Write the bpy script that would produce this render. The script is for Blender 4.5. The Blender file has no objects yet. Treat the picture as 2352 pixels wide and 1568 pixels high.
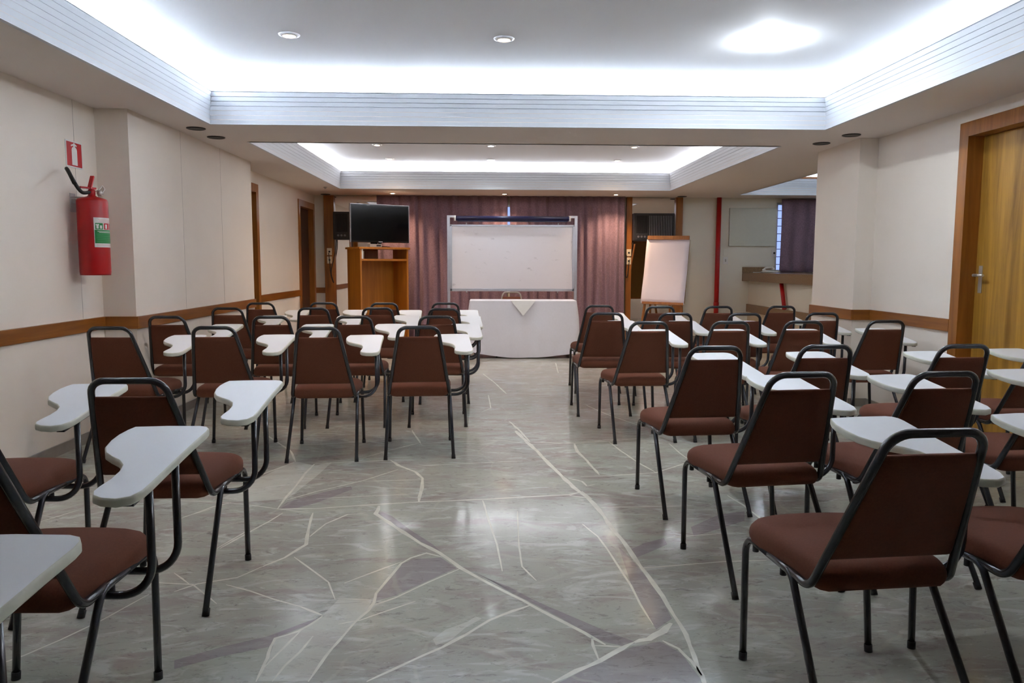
import bpy, bmesh, math, random
from mathutils import Vector, Matrix
random.seed(7)
PI = math.pi
scene = bpy.context.scene
C = scene.collection

# ------------------------------------------------------------------ camera
IMG_W, IMG_H = 2352, 1568
FPX = 1764.0
CAM_H = 1.30
YAW = math.atan(56 / FPX)
PITCH = math.atan((784 - 606.5) / FPX)
ROLL = 0.0033
fw = Vector((math.sin(YAW) * math.cos(PITCH), math.cos(YAW) * math.cos(PITCH), -math.sin(PITCH)))
rt = Vector((math.cos(YAW), -math.sin(YAW), 0))
up = rt.cross(fw)
r2 = rt * math.cos(ROLL) + up * math.sin(ROLL)
u2 = -rt * math.sin(ROLL) + up * math.cos(ROLL)
cam_data = bpy.data.cameras.new('camera')
cam = bpy.data.objects.new('camera', cam_data)
C.objects.link(cam)
cam_data.sensor_width = 36.0
cam_data.lens = 36.0 * FPX / IMG_W
cam_data.clip_start = 0.05
cam_data.clip_end = 200
cam.matrix_world = Matrix((
    (r2.x, u2.x, -fw.x, 0), (r2.y, u2.y, -fw.y, 0), (r2.z, u2.z, -fw.z, CAM_H), (0, 0, 0, 1)))
scene.camera = cam

# ------------------------------------------------------------------ view, world
scene.view_settings.view_transform = 'Standard'
scene.view_settings.look = 'None'
scene.view_settings.exposure = 0.46
scene.view_settings.gamma = 1.0
scene.view_settings.use_curve_mapping = False
try:
    scene.cycles.use_denoising = True
    scene.cycles.max_bounces = 10
    scene.cycles.diffuse_bounces = 6
    scene.cycles.caustics_reflective = False
    scene.cycles.caustics_refractive = False
    scene.cycles.sample_clamp_indirect = 30.0
except Exception:
    pass
world = bpy.data.worlds.new('world')
scene.world = world
world.use_nodes = True
world.node_tree.nodes['Background'].inputs[0].default_value = (0.35, 0.45, 1.0, 1)
world.node_tree.nodes['Background'].inputs[1].default_value = 1.0

# ------------------------------------------------------------------ room dimensions (metres)
H = 2.435            # soffit
HC = 2.82            # tray ceilings
YB = 13.16           # back wall / mirror plane
YF = -2.0            # wall behind the camera
XL = -2.91           # left wall
XLB = -2.667         # left projecting bay
XR = 3.51            # right wall
XRC = 3.34           # right column face
XE = 7.0             # far wall of the bar alcove
T1 = (-2.27, 2.08, 2.83, 6.50)
T2 = (-2.24, 7.45, 2.80, 11.87)
T3 = (4.08, 8.60, 6.40, 12.50)
COVE = 0.22          # cove depth behind the lip
ZSH = 2.55           # cove shelf

# lamps: power settings
P_COVE1 = 22.0      # W per metre, near tray
P_COVE2 = 8.5       # far tray
P_COVE3 = 8.0
COOL = (0.76, 0.88, 1.0)
WHITE = (0.93, 0.96, 1.0)
WARM = (1.0, 0.66, 0.40)

def area_strip(x, y, z, lx, ly, power, col, tilt=(0, 0)):
    l = bpy.data.lights.new('cove_strip_light', 'AREA')
    l.shape = 'RECTANGLE'; l.size = lx; l.size_y = ly
    l.energy = power; l.color = col
    o = bpy.data.objects.new('cove_strip_light', l)
    C.objects.link(o); o.location = (x, y, z); o.rotation_euler = (PI + tilt[0], tilt[1], 0)
    return o

def cove_lights(T, per_m, col, sides='NSEW', gain=None):
    x0, y0, x1, y1 = T; e = 0.165; z = 2.675; k = math.radians(28)
    g = dict(N=1.0, S=1.0, E=1.0, W=1.0)
    if gain: g.update(gain)
    lx, ly = x1 - x0, y1 - y0
    if 'N' in sides: area_strip((x0 + x1) / 2, y1 + e, z, lx + .2, .05, per_m * lx * g['N'], col, (-k, 0))
    if 'S' in sides: area_strip((x0 + x1) / 2, y0 - e, z, lx + .2, .05, per_m * lx * g['S'], col, (k, 0))
    if 'W' in sides: area_strip(x0 - e, (y0 + y1) / 2, z, .05, ly + .2, per_m * ly * g['W'], col, (0, -k))
    if 'E' in sides: area_strip(x1 + e, (y0 + y1) / 2, z, .05, ly + .2, per_m * ly * g['E'], col, (0, k))

cove_lights(T1, P_COVE1, COOL, 'NSW', gain=dict(S=.42))
area_strip(T1[2] + .165, 5.25, 2.675, .05, 2.7, P_COVE1 * 2.7 * .38, COOL, (0, math.radians(28)))
area_strip(T1[2] + .165, 3.10, 2.675, .05, 1.7, P_COVE1 * 1.7 * 1.5, WHITE, (0, math.radians(28)))
cove_lights(T2, P_COVE2, WHITE)
cove_lights(T3, P_COVE3, COOL)

# ------------------------------------------------------------------ materials
def new_mat(name):
    m = bpy.data.materials.new(name); m.use_nodes = True
    nt = m.node_tree
    return m, nt, nt.nodes['Principled BSDF']

def S(c):  # sRGB 0-255 to linear
    def f(v):
        v /= 255.0
        return v / 12.92 if v <= 0.04045 else ((v + 0.055) / 1.055) ** 2.4
    return (f(c[0]), f(c[1]), f(c[2]), 1)

def mat(name, col, rough=0.5, metal=0.0, var=0.06, scale=30.0, bump=0.0, spec=0.5, bscale=None, stretch=None, coat=0.0, sheen=0.0):
    """plain surface with a little procedural variation"""
    m, nt, b = new_mat(name)
    N = nt.nodes; L = nt.links
    tc = N.new('ShaderNodeTexCoord')
    src = tc.outputs['Object']
    if stretch:
        mp = N.new('ShaderNodeMapping'); mp.inputs['Scale'].default_value = stretch
        L.new(src, mp.inputs['Vector']); src = mp.outputs['Vector']
    nz = N.new('ShaderNodeTexNoise'); nz.inputs['Scale'].default_value = scale; nz.inputs['Detail'].default_value = 5
    L.new(src, nz.inputs['Vector'])
    mr = N.new('ShaderNodeMapRange')
    mr.inputs['From Min'].default_value = .25; mr.inputs['From Max'].default_value = .75
    mr.inputs['To Min'].default_value = 1 - var; mr.inputs['To Max'].default_value = 1 + var
    L.new(nz.outputs['Fac'], mr.inputs['Value'])
    mx = N.new('ShaderNodeVectorMath'); mx.operation = 'SCALE'
    mx.inputs[0].default_value = col[:3]
    L.new(mr.outputs['Result'], mx.inputs['Scale'])
    L.new(mx.outputs['Vector'], b.inputs['Base Color'])
    b.inputs['Roughness'].default_value = rough
    b.inputs['Metallic'].default_value = metal
    b.inputs['Specular IOR Level'].default_value = spec
    b.inputs['Coat Weight'].default_value = coat
    b.inputs['Sheen Weight'].default_value = sheen
    if bump:
        n2 = N.new('ShaderNodeTexNoise'); n2.inputs['Scale'].default_value = bscale or scale * 4
        L.new(src, n2.inputs['Vector'])
        bp = N.new('ShaderNodeBump'); bp.inputs['Strength'].default_value = bump; bp.inputs['Distance'].default_value = .002
        L.new(n2.outputs['Fac'], bp.inputs['Height']); L.new(bp.outputs['Normal'], b.inputs['Normal'])
    return m

def wood(name, c1, c2, rough=0.35, scale=6.0, axis=2, contrast=(.3, .7)):
    """grain stretched along the given axis (object coordinates)"""
    m, nt, b = new_mat(name)
    N = nt.nodes; L = nt.links
    tc = N.new('ShaderNodeTexCoord'); mp = N.new('ShaderNodeMapping')
    sc = [scale * 3, scale * 3, scale * 3]; sc[axis] = scale * .22
    mp.inputs['Scale'].default_value = sc
    L.new(tc.outputs['Object'], mp.inputs['Vector'])
    nz = N.new('ShaderNodeTexNoise'); nz.inputs['Scale'].default_value = 1.0; nz.inputs['Detail'].default_value = 8
    nz.inputs['Roughness'].default_value = .62; nz.inputs['Distortion'].default_value = .6
    L.new(mp.outputs['Vector'], nz.inputs['Vector'])
    cr = N.new('ShaderNodeValToRGB')
    cr.color_ramp.elements[0].position = contrast[0]; cr.color_ramp.elements[0].color = c1
    cr.color_ramp.elements[1].position = contrast[1]; cr.color_ramp.elements[1].color = c2
    L.new(nz.outputs['Fac'], cr.inputs['Fac']); L.new(cr.outputs['Color'], b.inputs['Base Color'])
    b.inputs['Roughness'].default_value = rough
    bp = N.new('ShaderNodeBump'); bp.inputs['Strength'].default_value = .12; bp.inputs['Distance'].default_value = .001
    L.new(nz.outputs['Fac'], bp.inputs['Height']); L.new(bp.outputs['Normal'], b.inputs['Normal'])
    return m

def emit(name, col, strength):
    m = bpy.data.materials.new(name); m.use_nodes = True
    nt = m.node_tree; nt.nodes.remove(nt.nodes['Principled BSDF'])
    e = nt.nodes.new('ShaderNodeEmission'); e.inputs[0].default_value = (*col[:3], 1); e.inputs[1].default_value = strength
    nt.links.new(e.outputs[0], nt.nodes['Material Output'].inputs[0])
    return m

M = {}
M['wall'] = mat('cream_wallpaper', S((232, 221, 208)), .75, var=.02, scale=3, bump=.15, bscale=220)
M['wall_cool'] = mat('painted_plaster', S((226, 222, 208)), .75, var=.02, scale=3)
M['ceil'] = mat('ceiling_paint', S((226, 217, 210)), .8, var=.01, scale=2)
M['tray'] = mat('tray_ceiling_paint', S((222, 222, 224)), .8, var=.01, scale=2)
M['mould'] = mat('white_moulding_paint', S((211, 214, 219)), .6, var=.01, scale=4)
M['seam'] = mat('panel_seam', S((168, 158, 148)), .8)
M['rail'] = wood('varnished_rail_wood', S((112, 62, 20)), S((156, 96, 34)), .35, 5, axis=1)
M['railx'] = wood('varnished_rail_wood_across', S((112, 62, 20)), S((156, 96, 34)), .35, 5, axis=0)
M['post'] = wood('varnished_post_wood', S((128, 76, 26)), S((172, 108, 44)), .35, 5)
M['doorwood'] = wood('veneer_door_wood', S((116, 76, 18)), S((190, 141, 54)), .38, 2.6, contrast=(.33, .66))
M['darkdoor'] = wood('dark_door_wood', S((58, 34, 26)), S((86, 52, 36)), .4, 5)
M['cab'] = wood('honey_cabinet_wood', S((160, 98, 26)), S((196, 128, 44)), .35, 4)
M['easel'] = wood('easel_wood', S((140, 84, 34)), S((178, 116, 52)), .4, 6)
M['board_back'] = mat('hardboard_brown', S((140, 104, 44)), .6)
M['base'] = mat('baseboard_stone', S((142, 132, 122)), .35, var=.12, scale=12)
M['granite'] = mat('brown_granite', S((138, 112, 84)), .25, var=.35, scale=90)
M['bench'] = mat('warm_plaster', S((196, 176, 148)), .7)
M['red'] = mat('red_gloss_paint', S((170, 7, 10)), .36, var=.05, scale=10)
M['redflat'] = mat('red_sign_paint', S((188, 18, 26)), .35, var=.02)
M['white'] = mat('white_plastic', S((226, 224, 220)), .4, var=.02)
M['green'] = mat('green_print', S((10, 128, 58)), .45, var=.03)
M['black'] = mat('black_plastic', S((20, 20, 22)), .45)
M['rubber'] = mat('black_rubber', S((26, 26, 27)), .6)
M['tube'] = mat('dark_enamel_tube', S((46, 47, 53)), .26, var=.08, scale=20, spec=.6, coat=.3)
M['tube_light'] = mat('beige_enamel_tube', S((150, 136, 124)), .35)
M['fabric'] = mat('brown_upholstery', S((109, 64, 47)), .85, var=.12, scale=160, bump=.5, bscale=900, spec=.15, sheen=.04)
M['tablet'] = mat('white_laminate', S((234, 236, 238)), .36, var=.015, scale=5)
M['tablet_edge'] = mat('cream_edge_band', S((218, 218, 204)), .5, var=.05, scale=30)
M['cloth'] = mat('white_tablecloth', S((224, 222, 228)), .85, var=.02, scale=40, bump=.3, bscale=700)
M['alu'] = mat('brushed_aluminium', S((206, 206, 212)), .32, metal=.65, var=.04)
M['steel'] = mat('chrome_steel', S((206, 202, 196)), .34, metal=.75)
M['navy'] = mat('navy_casing', S((26, 26, 66)), .3)
M['paper'] = mat('white_paper', S((236, 228, 238)), .8, var=.01, scale=6)
M['screen'] = mat('tv_glass', S((6, 8, 12)), .12, var=.02, spec=.25)
M['bezel'] = mat('tv_bezel', S((16, 16, 20)), .18)
M['ac'] = mat('ac_dark_plastic', S((46, 44, 46)), .5)
M['acfin'] = mat('ac_fin_plastic', S((116, 114, 118)), .45)
M['acgap'] = mat('ac_gap', S((14, 14, 16)), .7)
M['wire'] = mat('cable', S((34, 26, 24)), .55)
M['cream'] = mat('cream_plastic', S((222, 206, 178)), .45)
M['grille'] = mat('speaker_mesh', S((24, 23, 23)), .7)
M['boxgrey'] = mat('grey_plastic', S((176, 172, 168)), .4)
M['lamp_warm'] = emit('warm_lamp', (1.0, .70, .42), 60)
M['lamp_cool'] = emit('cool_lamp', (.86, .93, 1.0), 40)
M['ring'] = mat('lamp_ring', S((226, 226, 230)), .4)

def mirror_mat():
    m, nt, b = new_mat('mirror_glass')
    b.inputs['Base Color'].default_value = (.84, .83, .82, 1)
    b.inputs['Metallic'].default_value = 1; b.inputs['Roughness'].default_value = .015
    return m
M['mirror'] = mirror_mat()

def glass_mat():
    m = bpy.data.materials.new('window_glass'); m.use_nodes = True
    nt = m.node_tree; b = nt.nodes['Principled BSDF']
    b.inputs['Base Color'].default_value = (.9, .95, 1, 1); b.inputs['Roughness'].default_value = .05
    b.inputs['Transmission Weight'].default_value = 1.0; b.inputs['IOR'].default_value = 1.02
    return m
M['glass'] = glass_mat()

def curtain_mat():
    m, nt, b = new_mat('mauve_curtain_fabric')
    N = nt.nodes; L = nt.links
    tc = N.new('ShaderNodeTexCoord'); nz = N.new('ShaderNodeTexNoise')
    nz.inputs['Scale'].default_value = 60; nz.inputs['Detail'].default_value = 6
    L.new(tc.outputs['Object'], nz.inputs['Vector'])
    cr = N.new('ShaderNodeValToRGB')
    cr.color_ramp.elements[0].position = .3; cr.color_ramp.elements[0].color = S((114, 92, 108))
    cr.color_ramp.elements[1].position = .7; cr.color_ramp.elements[1].color = S((142, 116, 132))
    L.new(nz.outputs['Fac'], cr.inputs['Fac']); L.new(cr.outputs['Color'], b.inputs['Base Color'])
    b.inputs['Roughness'].default_value = .75; b.inputs['Sheen Weight'].default_value = .2
    return m
M['curtain'] = curtain_mat()

def whiteboard_mat():
    m, nt, b = new_mat('whiteboard_enamel')
    N = nt.nodes; L = nt.links
    tc = N.new('ShaderNodeTexCoord'); mp = N.new('ShaderNodeMapping')
    mp.inputs['Scale'].default_value = (2.2, 1, 5.0); mp.inputs['Rotation'].default_value = (0, .5, 0)
    L.new(tc.outputs['Object'], mp.inputs['Vector'])
    nz = N.new('ShaderNodeTexNoise'); nz.inputs['Scale'].default_value = 2.4; nz.inputs['Detail'].default_value = 7; nz.inputs['Roughness'].default_value = .7
    L.new(mp.outputs['Vector'], nz.inputs['Vector'])
    cr = N.new('ShaderNodeValToRGB')
    cr.color_ramp.elements[0].position = .60; cr.color_ramp.elements[0].color = S((242, 236, 238))
    cr.color_ramp.elements[1].position = .80; cr.color_ramp.elements[1].color = S((178, 168, 170))
    L.new(nz.outputs['Fac'], cr.inputs['Fac']); L.new(cr.outputs['Color'], b.inputs['Base Color'])
    b.inputs['Roughness'].default_value = .22
    return m
M['whiteboard'] = whiteboard_mat()

def floor_mats():
    """polished stone slabs: green-grey body with mauve clouds, dark streaks and pale veins"""
    def body(name, tint, light):
        m, nt, b = new_mat(name)
        N = nt.nodes; L = nt.links
        tc = N.new('ShaderNodeTexCoord')
        def noise(scale, det, dist=0, vec=None, rough=.55):
            n = N.new('ShaderNodeTexNoise'); n.inputs['Scale'].default_value = scale; n.inputs['Detail'].default_value = det
            n.inputs['Distortion'].default_value = dist; n.inputs['Roughness'].default_value = rough
            L.new(vec or tc.outputs['Object'], n.inputs['Vector']); return n
        def mapping(scl, rot=0):
            mp = N.new('ShaderNodeMapping'); mp.inputs['Scale'].default_value = scl; mp.inputs['Rotation'].default_value = (0, 0, rot)
            L.new(tc.outputs['Object'], mp.inputs['Vector']); return mp.outputs['Vector']
        def mix(fac, a, c):
            mx = N.new('ShaderNodeMix'); mx.data_type = 'RGBA'
            if hasattr(fac, 'is_linked') or not isinstance(fac, (int, float)): L.new(fac, mx.inputs[0])
            else: mx.inputs[0].default_value = fac
            for v, s in ((a, mx.inputs[6]), (c, mx.inputs[7])):
                if isinstance(v, tuple): s.default_value = v
                else: L.new(v, s)
            return mx.outputs[2]
        def ramp(src, p0, p1, v0=0., v1=1.):
            mr = N.new('ShaderNodeMapRange'); mr.interpolation_type = 'SMOOTHSTEP'
            mr.inputs['From Min'].default_value = p0; mr.inputs['From Max'].default_value = p1
            mr.inputs['To Min'].default_value = v0; mr.inputs['To Max'].default_value = v1
            L.new(src, mr.inputs['Value']); return mr.outputs['Result']
        big = noise(.9, 4, .6)
        c = mix(ramp(big.outputs['Fac'], .38, .62), S(tint[0]), S(tint[1]))
        mid = noise(2.2, 6, 1.2, mapping((1, 2.2, 1), .25))
        c = mix(ramp(mid.outputs['Fac'], .47, .66, 0, .65), c, S(tint[2]))
        mid2 = noise(3.1, 8, 1.5, mapping((1.3, 3.0, 1), -.2))
        c = mix(ramp(mid2.outputs['Fac'], .52, .68, 0, .6), c, S(light))
        st = noise(7, 10, 1.6, mapping((1, 2.6, 1), .18), .74)
        c = mix(ramp(st.outputs['Fac'], .54, .68, 0, .62), c, S(tint[3]))
        st2 = noise(20, 8, 1.2, mapping((1, 2.0, 1), .1), .78)
        c = mix(ramp(st2.outputs['Fac'], .56, .68, 0, .62), c, S(tint[3]))
        st3 = noise(11, 9, 1.4, mapping((1, 2.4, 1), -.3), .72)
        c = mix(ramp(st3.outputs['Fac'], .57, .68, 0, .50), c, S(light))
        vo = N.new('ShaderNodeTexVoronoi'); vo.feature = 'DISTANCE_TO_EDGE'; vo.inputs['Scale'].default_value = 1.1
        wv = noise(2.0, 3, 0)
        ad = N.new('ShaderNodeVectorMath'); ad.operation = 'MULTIPLY_ADD'
        L.new(wv.outputs['Color'], ad.inputs[0]); ad.inputs[1].default_value = (.35, .35, 0); L.new(tc.outputs['Object'], ad.inputs[2])
        L.new(ad.outputs['Vector'], vo.inputs['Vector'])
        c = mix(ramp(vo.outputs['Distance'], .003, .012, .22, 0), c, S((206, 204, 186)))
        L.new(c, b.inputs['Base Color'])
        rg = noise(3, 4)
        L.new(ramp(rg.outputs['Fac'], .3, .7, .10, .20), b.inputs['Roughness'])
        b.inputs['Specular IOR Level'].default_value = .42
        return m
    a = body('polished_stone_slabs', ((184, 186, 172), (175, 174, 163), (163, 151, 144), (116, 112, 106)), (212, 215, 207))
    g = mat('cream_stone_vein', S((224, 223, 208)), .22, var=.12, scale=14, spec=.5)
    d = body('mauve_stone_band', ((164, 158, 155), (156, 149, 148), (150, 141, 140), (118, 113, 111)), (182, 178, 174))
    l = body('pale_stone_band', ((206, 208, 195), (200, 200, 187), (192, 185, 174), (160, 158, 149)), (222, 224, 217))
    return [a, g, d, l]
FLOOR = floor_mats()

# ------------------------------------------------------------------ mesh helpers
class MB:
    """collects shapes into one mesh; faces may use several material slots"""
    def __init__(self): self.bm = bmesh.new()
    def box(self, x0, y0, z0, x1, y1, z1, mi=0, bevel=0.0, m=None):
        vs = [self.bm.verts.new((x, y, z)) for z in (z0, z1) for y in (y0, y1) for x in (x0, x1)]
        fs = [(0, 2, 3, 1), (4, 5, 7, 6), (0, 1, 5, 4), (2, 6, 7, 3), (1, 3, 7, 5), (0, 4, 6, 2)]
        faces = [self.bm.faces.new([vs[i] for i in f]) for f in fs]
        for f in faces: f.material_index = mi
        if m is not None:
            for v in vs: v.co = m @ v.co
        if bevel:
            es = list({e for f in faces for e in f.edges})
            r = bmesh.ops.bevel(self.bm, geom=es, offset=bevel, segments=2, affect='EDGES', profile=.5)
            for f in r['faces']: f.material_index = mi
        return self
    def poly(self, pts, mi=0):
        f = self.bm.faces.new([self.bm.verts.new(p) for p in pts]); f.material_index = mi; return self
    def loft(self, rings, mi=0, close=True, caps=True, smooth=True):
        R = [[self.bm.verts.new(p) for p in ring] for ring in rings]
        n = len(R[0])
        for a, b in zip(R[:-1], R[1:]):
            for i in range(n if close else n - 1):
                j = (i + 1) % n
                f = self.bm.faces.new((a[i], a[j], b[j], b[i])); f.material_index = mi; f.smooth = smooth
        if caps and close:
            f = self.bm.faces.new(list(reversed(R[0]))); f.material_index = mi
            f = self.bm.faces.new(R[-1]); f.material_index = mi
        return self
    def tube(self, pts, r, seg=10, mi=0, fillet=0.0, fs=5, radii=None):
        P = [Vector(p) for p in pts]
        if fillet:
            fl = fillet if isinstance(fillet, (list, tuple)) else [fillet] * (len(P) - 2)
            Q = [P[0]]
            for i in range(1, len(P) - 1):
                a = (P[i - 1] - P[i]); c = (P[i + 1] - P[i]); la, lc = a.length, c.length
                a.normalize(); c.normalize()
                ang = a.angle(c); rr = fl[i - 1]
                t = min(rr / max(math.tan(ang / 2), 1e-4), la * .49, lc * .49)
                rr = t * math.tan(ang / 2)
                bis = (a + c)
                if bis.length < 1e-5 or rr < 1e-5: Q.append(P[i]); continue
                bis.normalize(); cen = P[i] + bis * (rr / math.sin(ang / 2))
                s = P[i] + a * t - cen; e = P[i] + c * t - cen
                tot = s.angle(e); ax = s.cross(e).normalized()
                for k in range(fs + 1):
                    Q.append(cen + Matrix.Rotation(tot * k / fs, 3, ax) @ s)
            Q.append(P[-1]); P = Q
        rings = []; prev = None
        for i, p in enumerate(P):
            if i == 0: t = P[1] - P[0]
            elif i == len(P) - 1: t = P[-1] - P[-2]
            else: t = (P[i + 1] - p).normalized() + (p - P[i - 1]).normalized()
            t.normalize()
            if prev is None:
                n = t.orthogonal().normalized()
            else:
                n = prev - t * prev.dot(t)
                n = n.normalized() if n.length > 1e-6 else t.orthogonal().normalized()
            prev = n; bn = t.cross(n)
            rr = radii[i] if radii else r
            rings.append([p + (n * math.cos(2 * PI * k / seg) + bn * math.sin(2 * PI * k / seg)) * rr for k in range(seg)])
        return self.loft(rings, mi)
    def cyl(self, p0, p1, r, seg=20, mi=0, r1=None):
        return self.tube([p0, p1], r, seg, mi, radii=[r, r if r1 is None else r1])
    def lathe(self, prof, c=(0, 0, 0), seg=28, mi=0, a0=0., a1=2 * PI):
        full = abs(a1 - a0 - 2 * PI) < 1e-6
        n = seg if full else seg + 1
        rings = [[(c[0] + r * math.cos(a0 + (a1 - a0) * k / seg), c[1] + r * math.sin(a0 + (a1 - a0) * k / seg), c[2] + z) for k in range(n)] for r, z in prof]
        return self.loft(rings, mi, close=full, caps=full)
    def prism(self, outline, z0, z1, mi_top=0, mi_side=None, bevel=0.0, m=None):
        n = len(outline); ms = mi_top if mi_side is None else mi_side
        a = [self.bm.verts.new((x, y, z0)) for x, y in outline]
        b = [self.bm.verts.new((x, y, z1)) for x, y in outline]
        fb = self.bm.faces.new(list(reversed(a))); ft = self.bm.faces.new(b)
        fb.material_index = ft.material_index = mi_top
        sf = []
        for i in range(n):
            j = (i + 1) % n
            f = self.bm.faces.new((a[i], a[j], b[j], b[i])); f.material_index = ms; f.smooth = True; sf.append(f)
        if m is not None:
            for v in a + b: v.co = m @ v.co
        if bevel:
            es = list(ft.edges) + list(fb.edges)
            r = bmesh.ops.bevel(self.bm, geom=es, offset=bevel, segments=2, affect='EDGES', profile=.5)
            for f in r['faces']: f.material_index = ms; f.smooth = True
        return self
    def build(self, name, mats, parent=None, loc=None, rot=None):
        bmesh.ops.recalc_face_normals(self.bm, faces=self.bm.faces)
        me = bpy.data.meshes.new(name); self.bm.to_mesh(me); self.bm.free()
        for m in (mats if isinstance(mats, (list, tuple)) else [mats]): me.materials.append(m)
        o = bpy.data.objects.new(name, me); C.objects.link(o)
        if parent: o.parent = parent
        if loc: o.location = loc
        if rot: o.rotation_euler = rot
        return o

def tag(o, label, cat, group=None):
    o['label'] = label; o['category'] = cat
    if group: o['group'] = group
    return o
def thing(name, label, cat, loc=(0, 0, 0), rz=0.0, group=None):
    o = bpy.data.objects.new(name, None); C.objects.link(o)
    o.empty_display_size = .1
    o.location = loc; o.rotation_euler = (0, 0, rz)
    return tag(o, label, cat, group)
def struct(o):
    o['kind'] = 'structure'; return o
def box_obj(name, b, m, parent=None, bevel=0.0):
    return MB().box(*b, bevel=bevel).build(name, m, parent)

# back-projection of a photo pixel, used for survey points on the floor
CAMP = Vector((0, 0, CAM_H))
def ray(x, y): return fw + r2 * ((x - IMG_W / 2) / FPX) - u2 * ((y - IMG_H / 2) / FPX)
def on_z(x, y, z):
    d = ray(x, y); return CAMP + d * ((z - CAM_H) / d.z)

# ================================================================== SETTING
# ---- floor: slab body with inlaid vein strips and bands (one mesh)
def polylines():
    out = []
    def add(org, sc, w, pts): out.append(([(org[0] + x / sc, org[1] + y / sc) for x, y in pts], w))
    A, B, Cc, Lf = ((400, 1000), 2.76), ((1000, 1000), 2.76), ((800, 800), 3.36), ((0, 700), 1.807)
    a = lambda w, *p: add(*A, w, p)
    b = lambda w, *p: add(*B, w, p)
    c = lambda w, *p: add(*Cc, w, p)
    l = lambda w, *p: add(*Lf, w, p)
    a(5, (0, 410), (330, 425), (480, 440), (660, 465), (860, 490))
    a(11, (660, 465), (900, 462), (1300, 435), (1560, 420), (1960, 405), (2208, 390), (2500, 375), (2590, 355))
    a(10, (890, 180), (830, 240), (770, 320), (710, 390), (655, 465))
    a(9, (890, 180), (1130, 165), (1370, 155)); a(16, (1370, 155), (1425, 190), (1530, 230), (1575, 270), (1570, 330), (1550, 420))
    a(8, (710, 410), (900, 355), (1200, 285), (1420, 215))
    a(5, (900, 400), (1540, 368)); a(5, (1200, 290), (1570, 280))
    a(8, (690, 490), (600, 545), (470, 615), (290, 715))
    a(14, (880, 490), (850, 600), (835, 690), (700, 775), (560, 830))
    a(8, (860, 640), (960, 560), (1100, 500), (1200, 495))
    a(22, (1300, 445), (1280, 495), (1400, 580), (1560, 680), (1680, 745), (1820, 840), (2000, 940), (2208, 1045), (2400, 1150), (2600, 1250), (2736, 1325))
    a(12, (1700, 770), (1600, 745), (1500, 775), (1440, 810), (1390, 870), (1340, 930), (1280, 1000), (1265, 1060), (1230, 1110), (1150, 1180), (1080, 1260), (1000, 1350), (930, 1440), (850, 1560))
    a(9, (1820, 840), (1600, 935), (1400, 1030), (1250, 1080))
    a(9, (1530, 1050), (1350, 1110), (1180, 1170), (1040, 1195))
    a(14, (940, 1145), (860, 1200), (790, 1240), (640, 1285), (610, 1340), (590, 1410), (560, 1480), (520, 1560))
    a(14, (940, 1140), (800, 1085)); a(7, (800, 1085), (640, 1040), (480, 985), (330, 945))
    a(9, (0, 990), (150, 940), (400, 900), (560, 830))
    a(18, (2260, 1075), (2150, 1110), (2000, 1170), (1850, 1260), (1700, 1340), (1500, 1430), (1350, 1500), (1220, 1560))
    a(9, (620, 1560), (700, 1460), (800, 1370), (880, 1270)); a(8, (560, 1480), (700, 1340), (800, 1240))
    a(7, (760, 770), (870, 850), (980, 930), (1020, 1040)); a(7, (1040, 1035), (1250, 1040)); a(8, (1080, 935), (1250, 870), (1440, 800))
    a(6, (0, 870), (100, 945)); a(9, (770, 165), (740, 100), (650, 40), (560, -20)); a(7, (770, 165), (600, 230), (430, 300))
    a(6, (810, 60), (1100, 45), (1300, 35), (1550, 45)); a(6, (1560, 45), (1380, 90), (1200, 140)); a(5, (1500, 195), (1900, 175), (2208, 160))
    a(7, (30, 530), (250, 450), (360, 425))
    b(22, (510, -30), (600, 60), (650, 100), (700, 160), (780, 235), (880, 330), (960, 390), (1040, 470), (1100, 560), (1180, 660), (1260, 770), (1340, 880), (1440, 1020), (1510, 1140), (1590, 1260), (1640, 1400), (1690, 1520), (1720, 1600))
    b(8, (560, 40), (880, 50), (1100, 35), (1350, 15)); b(14, (880, 50), (900, 100), (960, 160), (1040, 250))
    b(9, (920, 260), (1100, 255), (1400, 235), (1600, 170), (1700, 60)); b(8, (1100, 40), (1180, 100), (1300, 180), (1400, 235))
    b(8, (850, 380), (930, 355), (990, 400), (850, 380)); b(8, (1010, 310), (960, 320), (930, 290), (840, 270))
    b(7, (1060, 455), (1400, 450), (1620, 445)); b(8, (930, 560), (1030, 640), (1090, 720), (1160, 830), (1240, 950), (1300, 1070), (1380, 1200))
    b(34, (1260, 1310), (1350, 1290), (1440, 1240), (1500, 1190)); b(24, (1260, 1310), (1180, 1350), (1040, 1430), (900, 1490), (740, 1568))
    b(12, (990, 1270), (1000, 1330), (1040, 1430)); b(10, (1000, 1330), (1200, 1340)); b(16, (1440, 1300), (1540, 1350), (1620, 1430), (1690, 1520))
    b(10, (1310, 840), (1500, 825), (1820, 800), (2100, 790)); b(7, (1460, 650), (1620, 635), (1830, 620)); b(9, (1850, 380), (1950, 440), (2080, 540), (2208, 890))
    b(8, (300, 410), (340, 540), (390, 690), (425, 860)); b(6, (520, 480), (530, 700), (550, 830), (640, 920))
    b(6, (1480, 50), (1560, 120), (1620, 160))
    c(5, (0, 885), (300, 865)); c(5, (570, 735), (840, 720), (1180, 710), (1380, 735), (1460, 745)); c(5, (1460, 745), (1740, 725), (2060, 700), (2352, 690))
    c(7, (1040, 195), (1130, 265), (1220, 350)); c(10, (1240, 560), (1330, 640), (1400, 720)); c(6, (1830, 435), (2000, 510), (2230, 590))
    c(4, (1240, 570), (1500, 560)); c(5, (1080, 360), (1100, 460), (1030, 490)); c(8, (490, 630), (560, 735)); c(5, (0, 720), (500, 690)); c(4, (1220, 350), (1600, 345)); c(4, (1600, 110), (1620, 190))
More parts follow.
